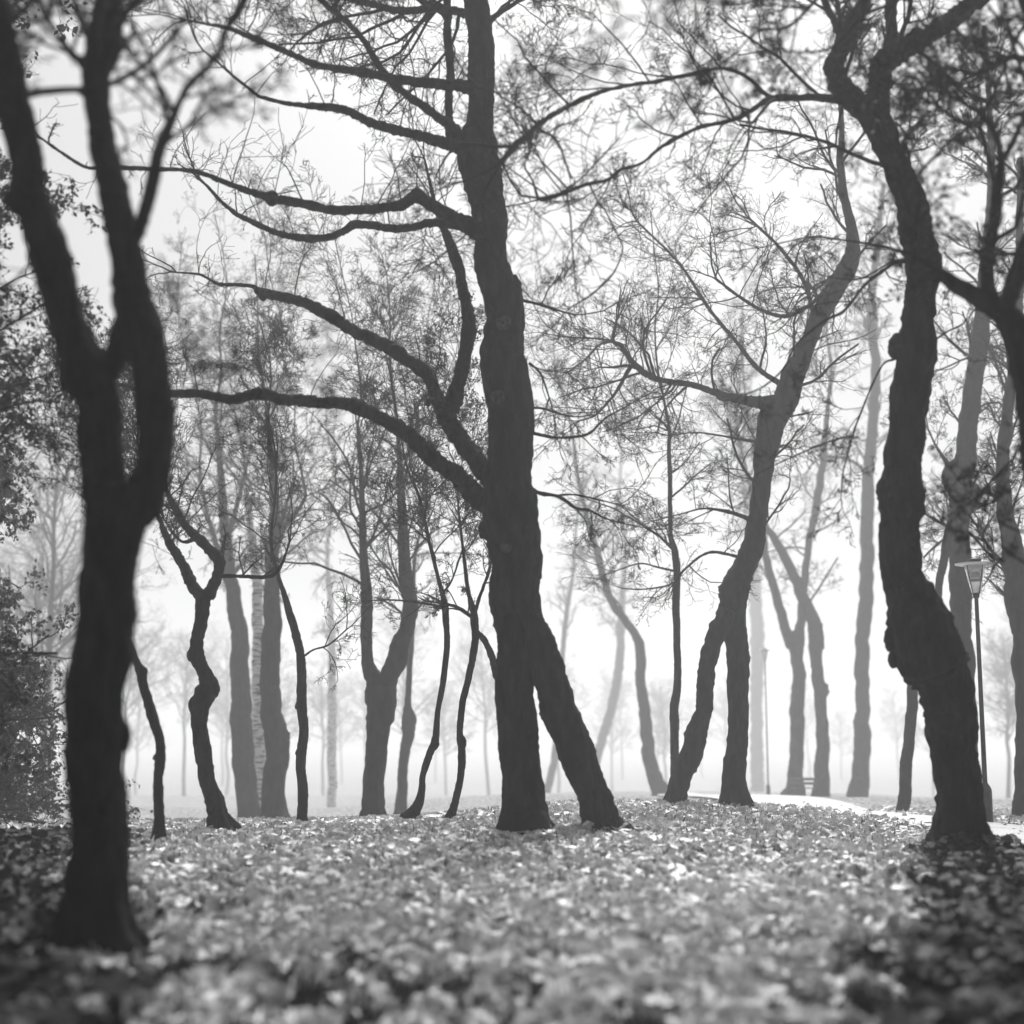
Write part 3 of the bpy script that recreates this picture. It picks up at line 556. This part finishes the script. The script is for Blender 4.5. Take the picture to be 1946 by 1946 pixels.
for ti, k in enumerate(TREES):
    D = k['D']; base = P(*k['base'], D)
    root = empty(k['name'], base, k['label'], 'tree')
    bark = M_BIRCH if k.get('mat') == 'birch' else M_BARK
    rough = .075 if D < 20 else .06
    b = Buf(); C0 = limb(b, k['trunk'], D, 0, rough * (1.35 if k['name'] == 'crooked_tree' else 1), lean=k['lean'], z0=base[2], seed=ti)
    for (kx, ky, kw, kh) in KNOBS.get(k['name'], []):         # burrs and healed wounds on the trunk
        zc = P(kx, ky, D)[2]; dk = C0[int(np.argmin(abs(C0[:, 2] - zc))), 1]
        limb(b, [(kx, ky + kh, kw * .35), (kx, ky + kh * .55, kw * .85), (kx, ky, kw), (kx, ky - kh * .55, kw * .8), (kx, ky - kh, kw * .3)], dk, 0, .16, sides=18, step=.02, seed=kx)
    b.obj('trunk', bark, root)
    lines = [C0]
    for j, (q, s) in enumerate(zip(k['boughs'], k['slopes'])):
        b = Buf()
        # start depth from the nearest trunk point
        p0 = P(q[0][0], q[0][1], D)
        z = p0[2]; dd = D + k['lean'] * max(0, z - base[2])
        C = limb(b, q, dd, s, rough * (1.7 if big_(q) < 60 and D < 30 else 1), seed=ti * 7 + j)
        big = max(w_[2] for w_ in q)
        for (kx, ky, kw, kh) in BOUGH_KNOBS.get((k['name'], j), []):
            e_ = [abs(kx - (CX + c[0] / axial(c) * FPX)) + abs(ky - (CX - (-(c[1]) * SP + (c[2] - HC) * CP) / axial(c) * FPX)) for c in C]
            dk = C[int(np.argmin(e_)), 1]
            limb(b, [(kx, ky + kh, kw * .35), (kx, ky + kh * .55, kw * .85), (kx, ky, kw), (kx, ky - kh * .55, kw * .8), (kx, ky - kh, kw * .3)], dk, 0, .16, sides=16, step=.015, seed=kx)
        b.obj('stem' if (q[0][1] > 1500) else ('bough' if big > 9 else 'branch'), bark if k.get('mat') != 'birch' else M_BARK, root)
        lines.append(C)
    if k['name'] == 'leaning_twin_tree':
        for (kx, ky, kr) in [(957, 613, 13), (946, 754, 12), (962, 1040, 9)]:
            zc = P(kx, ky, D)[2]; i_ = int(np.argmin(abs(C0[:, 2] - zc))); r_ = kr / FPX * D
            c_ = P(kx, ky, C0[i_, 1] - C0[i_, 3] * .93); b = Buf(); th = np.linspace(0, 2 * math.pi, 25)
            for rr_, o_ in ((1, 0), (.62, .01), (.3, .012)):
                pl = np.stack([c_[0] + np.cos(th) * r_ * rr_ * .95, np.full(25, c_[1] - o_), c_[2] + np.sin(th) * r_ * rr_], 1)
                V, F = tubes(pl[None], np.full((1, 25), r_ * .17), 7); b.add(V, F)
            b.obj('branch_scar', M_SCAR, root)
    tb = Buf(); lb = Buf()
    rmin = .0028 if D < 18 else .003 if D < 30 else .005
    leaf = dict(n=.35, size=.05) if k.get('leaves') else None
    tw = k.get('tw')
    if tw:
        for j in tw['bi']:
            C = lines[j + 1]; L = float(np.linalg.norm(np.diff(C[:, :3], axis=0), axis=1).sum()); n = max(4, int(L * tw['n'] * (1 if D < 18 else .8)))
            p, d, r = sample_line(C, n, .1)
            grow(tb, p, side_dirs(d, .1 - tw.get('dn', 0)), RN.uniform(.35, 1, n) * tw['len'], np.minimum(r * .55, .012) , LV(5, 4, 3, .03, tw.get('dn', 0))[:4], rmin, leafbuf=lb if leaf else None, leaf=leaf)
    up = k.get('up')
    if up:                                                    # water shoots standing on the boughs
        for j in up['bi']:
            C = lines[j + 1]; L = float(np.linalg.norm(np.diff(C[:, :3], axis=0), axis=1).sum()); n = int(L * up['n'] * .6)
            p, d, r = sample_line(C, n, .1)
            dr = norm(RN.normal(size=(n, 3)) * .28 + np.array([0, 0, 1]))
            grow(tb, p, dr, RN.uniform(.4, 1, n) * up['len'], RN.uniform(.004, .009, n), LV(3, 3, 2, .05)[:3], rmin)
    sdw = k.get('side')
    if sdw:                                                   # short spurs all along the boughs
        for j in sdw['bi']:
            C = lines[j + 1]; L = float(np.linalg.norm(np.diff(C[:, :3], axis=0), axis=1).sum()); n = int(L * sdw['n'])
            p, d, r = sample_line(C, n, .12)
            grow(tb, p, side_dirs(d, 0, 45, 95), RN.uniform(.15, 1, n) * sdw['len'], RN.uniform(.003, .007, n), LV(3, 2, 2, .02)[1:], rmin)
    for (q, C) in zip(k['boughs'], lines[1:]):                # boughs run out into twigs
        if q[-1][2] < 9 and q[-1][1] < 1400 and len(q) > 3:
            d = norm(C[-1, :3] - C[-4, :3]); n = 3
            grow(tb, np.repeat(C[-2:-1, :3], n, 0), norm(d + RN.normal(size=(n, 3)) * .28), RN.uniform(.4, 1, n) * min(1.8, .5 + D * .02), np.full(n, max(C[-1, 3] * .8, .003)), LV(5, 4, 2, .02)[:3], rmin)
    cr = k.get('crown')
    if cr:
        ps, ds, rs = [], [], []
        for C in lines:
            rows = np.array([HROW - (c[2] - HC) / c[1] * FPX for c in C])
            m = np.where((rows > cr['y'][0]) & (rows < cr['y'][1] + 20))[0]; m = m[m < len(C) - 1]
            if len(m) < 3: continue
            L = float(np.linalg.norm(np.diff(C[m, :3], axis=0), axis=1).sum()); 
            ps.append((C, m, L))
        tot = sum(q[2] for q in ps) or 1
        for C, m, L in ps:
            n = max(2, int(cr['n'] * L / tot)); i = RN.choice(m, n)
            p = C[i, :3]; d = norm(C[i + 1, :3] - C[i, :3])
            grow(tb, p, side_dirs(d, .25 - cr.get('dn', 0)), RN.uniform(.45, 1.1, n) * cr['len'], np.minimum(C[i, 3] * .5, .011 if 13 < D < 21 and k['trunk'][1][2] < 60 else .02 + .0004 * D), LV(*((6, 5, 4) if D < 24 else (5, 5, 3)), .04, cr.get('dn', 0)), rmin, leafbuf=lb if leaf else None, leaf=leaf)
    if k.get('cluster'):
        p = np.repeat(P(820, 480, D)[None], 26, 0) + RN.normal(size=(26, 3)) * np.array([.13, .1, .07]); grow(tb, p, norm(RN.normal(size=(26, 3)) + np.array([-.3, 0, -.7])), RN.uniform(.2, .5, 26), np.full(26, .006), LV(5, 4, 3, -.05)[1:], .002)
    if tb.n: tb.obj('crown', M_TWIG, root)
    if lb.n: lb.obj('leaves', M_DLEAF, root, False)

# ------------------------------------------------------------------ leafy evergreen tree at the left edge
def leafy_tree(name, x, y, height, r, spread, label, nb, leafn, size, low=.12, clip=None):
    gz = float(ground_z(np.array([x]), np.array([y]))[0])
    root = empty(name, (x, y, gz), label, 'tree')
    b = Buf(); pts = np.array([[x, y, gz - .2, r * 1.3], [x + .05, y, gz + .3, r], [x - .1, y + .05, gz + height * .4, r * .75], [x + .1, y, gz + height * .75, r * .45], [x, y, gz + height, r * .1]])
    C = catmull(pts, 14); V, F = tubes(C[None, :, :3], C[None, :, 3], 14); b.add(V, F); b.obj('trunk', M_BARK, root)
    tb, lb = Buf(), Buf()
    t = RN.uniform(low, 1, nb); i = (t * (len(C) - 2)).astype(int); p = C[i, :3]
    az = RN.uniform(0, 2 * math.pi, nb); d = norm(np.stack([np.cos(az), np.sin(az), RN.uniform(-.05, .5, nb)], 1))
    ln = spread * (1.1 - .75 * t) * RN.uniform(.6, 1.1, nb)
    grow(tb, p, d, ln, np.maximum(.05 * (1 - t), .012) * r / .2, [dict(K=8, n=8, wig=.12, up=-.03, lf=.42, rf=.5, a0=30, a1=65), dict(K=6, n=6, wig=.18, up=-.06, lf=.5, rf=.5), dict(K=5, n=4, wig=.2, up=-.08, lf=.6, rf=.6), dict(K=4, wig=.2, up=-.12)], .0022, leafbuf=lb, leaf=dict(n=leafn, size=size, hang=.9))
    tb.obj('crown', M_TWIG, root); lb.obj('leaves', M_DLEAF, root, False)
    return root
leafy_tree('evergreen_tree', -5.9, 12.0, 7.2, .16, 3.3, 'dark leafy evergreen drooping in at the left edge behind the forked trunk', 170, 4.2, .05, low=.36)

def copy_tree(root, loc, rz, sc):
    r = root.copy(); COL.objects.link(r); r.location = loc; r.rotation_euler = (0, 0, rz); r.scale = (sc, sc, sc)
    for ch in root.children:
        c = ch.copy(); COL.objects.link(c); c.parent = r; c.matrix_parent_inverse = ch.matrix_parent_inverse.copy()
    return r
tall = leafy_tree('tall_shade_tree', -6.5, 9.5, 17.5, .3, 8.5, 'tall leafy tree added just outside the frame, its crown shading the foreground', 130, 7, .10, low=.66)  # added off-frame trees, crowns block the sun from near air and ground
tall['group'] = 'tall leafy trees added outside the frame for shade'
for (x, y, a, sc) in [(8.6, 12.5, 2.2, 1.0), (-11, 18, 4.0, 1.06), (14, 20, 1.0, 1.1), (-9, 0, 3.1, 1.0), (9, 2, .4, 1.0)]:
    r = tall.copy(); COL.objects.link(r); r.location = (x, y, 0); r.rotation_euler = (0, 0, a); r.scale = (sc, sc, sc)
    for ch in tall.children:
        c = ch.copy(); COL.objects.link(c); c.parent = r; c.matrix_parent_inverse = ch.matrix_parent_inverse.copy()
# low dark shrubs out of focus at the left edge
def shrub(x, y, h, r, label):
    gz = float(ground_z(np.array([x]), np.array([y]))[0]); root = empty('evergreen_shrub', (x, y, gz), label, 'shrub')
    tb, lb = Buf(), Buf(); n = 40; az = RN.uniform(0, 6.28, n)
    p = np.tile([x, y, gz - .05], (n, 1)) + RN.normal(size=(n, 3)) * np.array([.12, .12, .02])
    d = norm(np.stack([np.cos(az) * r, np.sin(az) * r, RN.uniform(.25, 1.6, n) * h], 1))
    grow(tb, p, d, RN.uniform(.6, 1.1, n) * math.hypot(h, r) * .85, np.full(n, .012), [dict(K=6, n=8, wig=.12, up=.02, lf=.4, rf=.5), dict(K=5, n=6, wig=.2, up=.02, lf=.5, rf=.6), dict(K=4, wig=.2)], .002, leafbuf=lb, leaf=dict(n=4.0, size=.06, hang=.1))
    tb.obj('stems', M_TWIG, root); lb.obj('leaves', M_DLEAF, root, False); return root
shade_ev = leafy_tree('evergreen_tree', -7.5, -3.0, 7.0, .2, 3.6, 'unseen leafy evergreen added to shade the near side of the clearing', 110, 2.2, .11, low=.05)  # added unseen behind and beside the camera to cut the ambient light
shade_ev['group'] = 'unseen evergreens added for shade'
for (x, y, a, sc) in [(0.5,-8,1,1.2),(7.5,-4,2,1.1),(-3.5,-7,3,1.1),(4,-8,4,1.15),(-7.5,3,5,.85),(8,3,2.5,.9)]:
    copy_tree(shade_ev, (x, y, 0), a, sc)
edge_shade_ev = leafy_tree('evergreen_tree', -9.3, 22, 7.0, .2, 3.4, 'dim evergreen added to darken the left edge, behind the forked trunk', 170, 6, .065, low=.08)  # added dark trees in the mist, standing in for shade along the left edge
for (x, y, a, sc, lab) in [(-11.0, 26, 1.3, 1.15, 'tall dim evergreen added to darken the mist, second from the left edge behind the hanging leaves'), (-15.5, 31, 2.0, 1.5, 'tall dim evergreen added to darken the mist farthest left')]:
    r = copy_tree(edge_shade_ev, (x, y, float(ground_z(np.array([x]), np.array([float(y)]))[0])), a, sc); r['label'] = lab

# ------------------------------------------------------------------ far bare trees in the fog
def far_proto(seed, h):
    rng = random.Random(seed)
    root = bpy.data.objects.new('bare_tree', None); COL.objects.link(root)
    b = Buf(); x = y = 0; pts = [[0, 0, -.5, .24], [0, 0, 0, .2]]
    z = 0
    while z < h * .8:
        z += h * .1; x += rng.uniform(-.22, .22); y += rng.uniform(-.2, .2); pts.append([x, y, z, .17 * (1 - z / h) + .025])
    C = catmull(pts, 6); V, F = tubes(C[None, :, :3], C[None, :, 3], 8); b.add(V, F); b.obj('trunk', M_BARK, root)
    nb = 40; t = RN.uniform(.42, 1, nb); i = (t * (len(C) - 2)).astype(int); p = C[i, :3]; az = RN.uniform(0, 2 * math.pi, nb)
    d = norm(np.stack([np.cos(az), np.sin(az), RN.uniform(.2, 1.3, nb)], 1)); tb = Buf()
    grow(tb, p, d, h * .34 * (1.2 - .7 * t) * RN.uniform(.6, 1.1, nb), C[i, 3] * .5, LV(6, 5, 3, .05), .006)
    tb.obj('crown', M_TWIG, root); return root
protos = [far_proto(s, h) for s, h in ((1, 19), (2, 23), (3, 18), (4, 21))]
FAR = [(360,120),(440,150),(530,115),(620,135),(700,165),(770,120),(850,150),(930,130),(1060,150),(1160,170),(1260,140),(1370,190),(430,190),(655,200),(830,210),(960,205),(1180,220),(1330,230),(1590,220),(1700,200),(1530,230),(1760,150),(1900,110),(1930,150),(60,80),(110,110),(20,130),(160,150),(240,120),(-60,90),(2010,100),(-150,75),(2120,120),(270,190),(500,220),(2000,190),(-90,160),(90,60),(-20,180),(1240,200)]
rr = random.Random(3)
for n, (px, D) in enumerate(FAR):
    D = D * (1.3 if 300 < px < 1900 else 1.1)
    pr = protos[n % 4]
    root = pr if n < 4 else pr.copy()
    if n >= 4:
        COL.objects.link(root)
        for ch in protos[n % 4].children:
            c = ch.copy(); COL.objects.link(c); c.parent = root; c.matrix_parent_inverse.identity()
    x = (px - CX) / FPX * D
    root.location = (x, D, float(ground_z(np.array([x]), np.array([float(D)]))[0])); root.rotation_euler = (rr.uniform(-.04, .04), rr.uniform(-.05, .05), rr.uniform(0, 6.28)); s = rr.uniform(.85, 1.15); root.scale = (s, s, s)
    root['label'] = 'faint bare tree among many lost in the fog behind the nearer trees'; root['category'] = 'tree'; root['group'] = 'bare trees fading in the fog'

# ------------------------------------------------------------------ park lamps, bench
def lathe(buf, prof, x, y, z, S=24):
    pr = np.array(prof, float); th = np.arange(S) * 2 * math.pi / S; K = len(pr)
    V = np.stack([x + pr[:, :1] * np.cos(th), y + pr[:, :1] * np.sin(th), z + pr[:, 1:] + 0 * th], -1)
    idx = np.arange(K * S).reshape(K, S)
    F = np.stack([idx[:-1], np.roll(idx, -1, 1)[:-1], np.roll(idx, -1, 1)[1:], idx[1:]], -1)
    buf.add(V, F)
def lamp(px, py, D, top, label):
    p = P(px, py, D); x, y = p[0], p[1]; z = float(ground_z(np.array([x]), np.array([y]))[0]); H = P(px, top, D)[2] - z
    root = empty('park_lamp', (x, y, z), label, 'street lamp', 'park lamps beside the path')
    b = Buf(); lathe(b, [(0.001, 0), (.09, 0), (.09, .5), (.07, .55), (.035, .6), (.028, H - .58), (.045, H - .56), (.05, H - .5), (.001, H - .5)], x, y, z); b.obj('pole', M_METAL, root)
    b = Buf(); lathe(b, [(.06, H - .499), (.15, H - .1), (.152, H - .1), (.062, H - .502), (.06, H - .499)], x, y, z); b.obj('glass', M_GLASS, root)
    b = Buf(); lathe(b, [(.001, H - .33), (.07, H - .33), (.085, H - .30), (.001, H - .28)], x, y, z); b.obj('bulb_holder', M_METAL, root)
    b = Buf(); lathe(b, [(.001, H - .10), (.28, H - .085), (.285, H - .07), (.1, H - .05), (.001, H - .045)], x, y, z, 36); b.obj('roof_disc', M_WHITE, root)
    b = Buf(); lathe(b, [(.001, H - .044), (.09, H - .04), (.1, H - .01), (.06, H), (.001, H + .005)], x, y, z); b.obj('cap', M_METAL, root)
    for a in range(4):
        an = a * math.pi / 2 + .5; bb = Buf()
        V, F = tubes(np.array([[[x + .062 * math.cos(an), y + .062 * math.sin(an), z + H - .52], [x + .155 * math.cos(an), y + .155 * math.sin(an), z + H - .1]]]), np.array([[.006, .006]]), 6); bb.add(V, F); bb.obj('strut', M_METAL, root)
lamp(1875, 1556, 21.5, 1062, 'park lamp with a flat pale disc roof, right of the black crooked tree')
lamp(1460, 1502, 66, 1232, 'barely visible slim park lamp in fog left of the pale forked tree')

def box(buf, c, s):
    c = np.array(c, float); s = np.array(s, float) / 2
    V = np.array([[i, j, k] for i in (-1, 1) for j in (-1, 1) for k in (-1, 1)]) * s + c
    buf.add(V, [[0, 1, 3, 2], [4, 6, 7, 5], [0, 4, 5, 1], [2, 3, 7, 6], [0, 2, 6, 4], [1, 5, 7, 3]])
p = P(1536, 1526, 60); x, y = p[0], p[1]; z = float(ground_z(np.array([x]), np.array([y]))[0])
root = empty('park_bench', (x, y, z), 'small dim park bench beyond the path between two pale trunks', 'bench')
b = Buf()
for k in range(3): box(b, (x, y - .2 + k * .15, z + .45), (1.3, .11, .035))
b.obj('seat', M_WOOD, root, False)
b = Buf()
for k in range(2): box(b, (x, y + .25 + k * .02, z + .62 + k * .17), (1.3, .03, .11))
b.obj('backrest', M_WOOD, root, False)
root.rotation_euler = (0, 0, 0)
for sx in (-.5, .5):
    b = Buf(); box(b, (x + sx, y - .18, z + .2), (.05, .05, .46)); box(b, (x + sx, y + .29, z + .4), (.05, .05, .86)); box(b, (x + sx, y + .03, z + .41), (.045, .42, .04)); b.obj('leg', M_METAL, root, False)

# ------------------------------------------------------------------ haze
hb = Buf(); box(hb, (0, 420, 10.0), (900, 950, 38))
hz = hb.obj('haze', M_METAL, None, False)
hm = bpy.data.materials.new('haze_air'); hm.use_nodes = True; ht = hm.node_tree; ht.nodes.clear()
pv = ht.nodes.new('ShaderNodeVolumePrincipled'); mo = ht.nodes.new('ShaderNodeOutputMaterial')
pv.inputs['Color'].default_value = (.96, .96, .96, 1); pv.inputs['Density'].default_value = HAZE_DENS; pv.inputs['Anisotropy'].default_value = HAZE_G
ht.links.new(pv.outputs[0], mo.inputs['Volume']); hz.data.materials.clear(); hz.data.materials.append(hm)
hz['kind'] = 'stuff'; hz['label'] = 'pale autumn fog filling the park'; hz['category'] = 'fog'
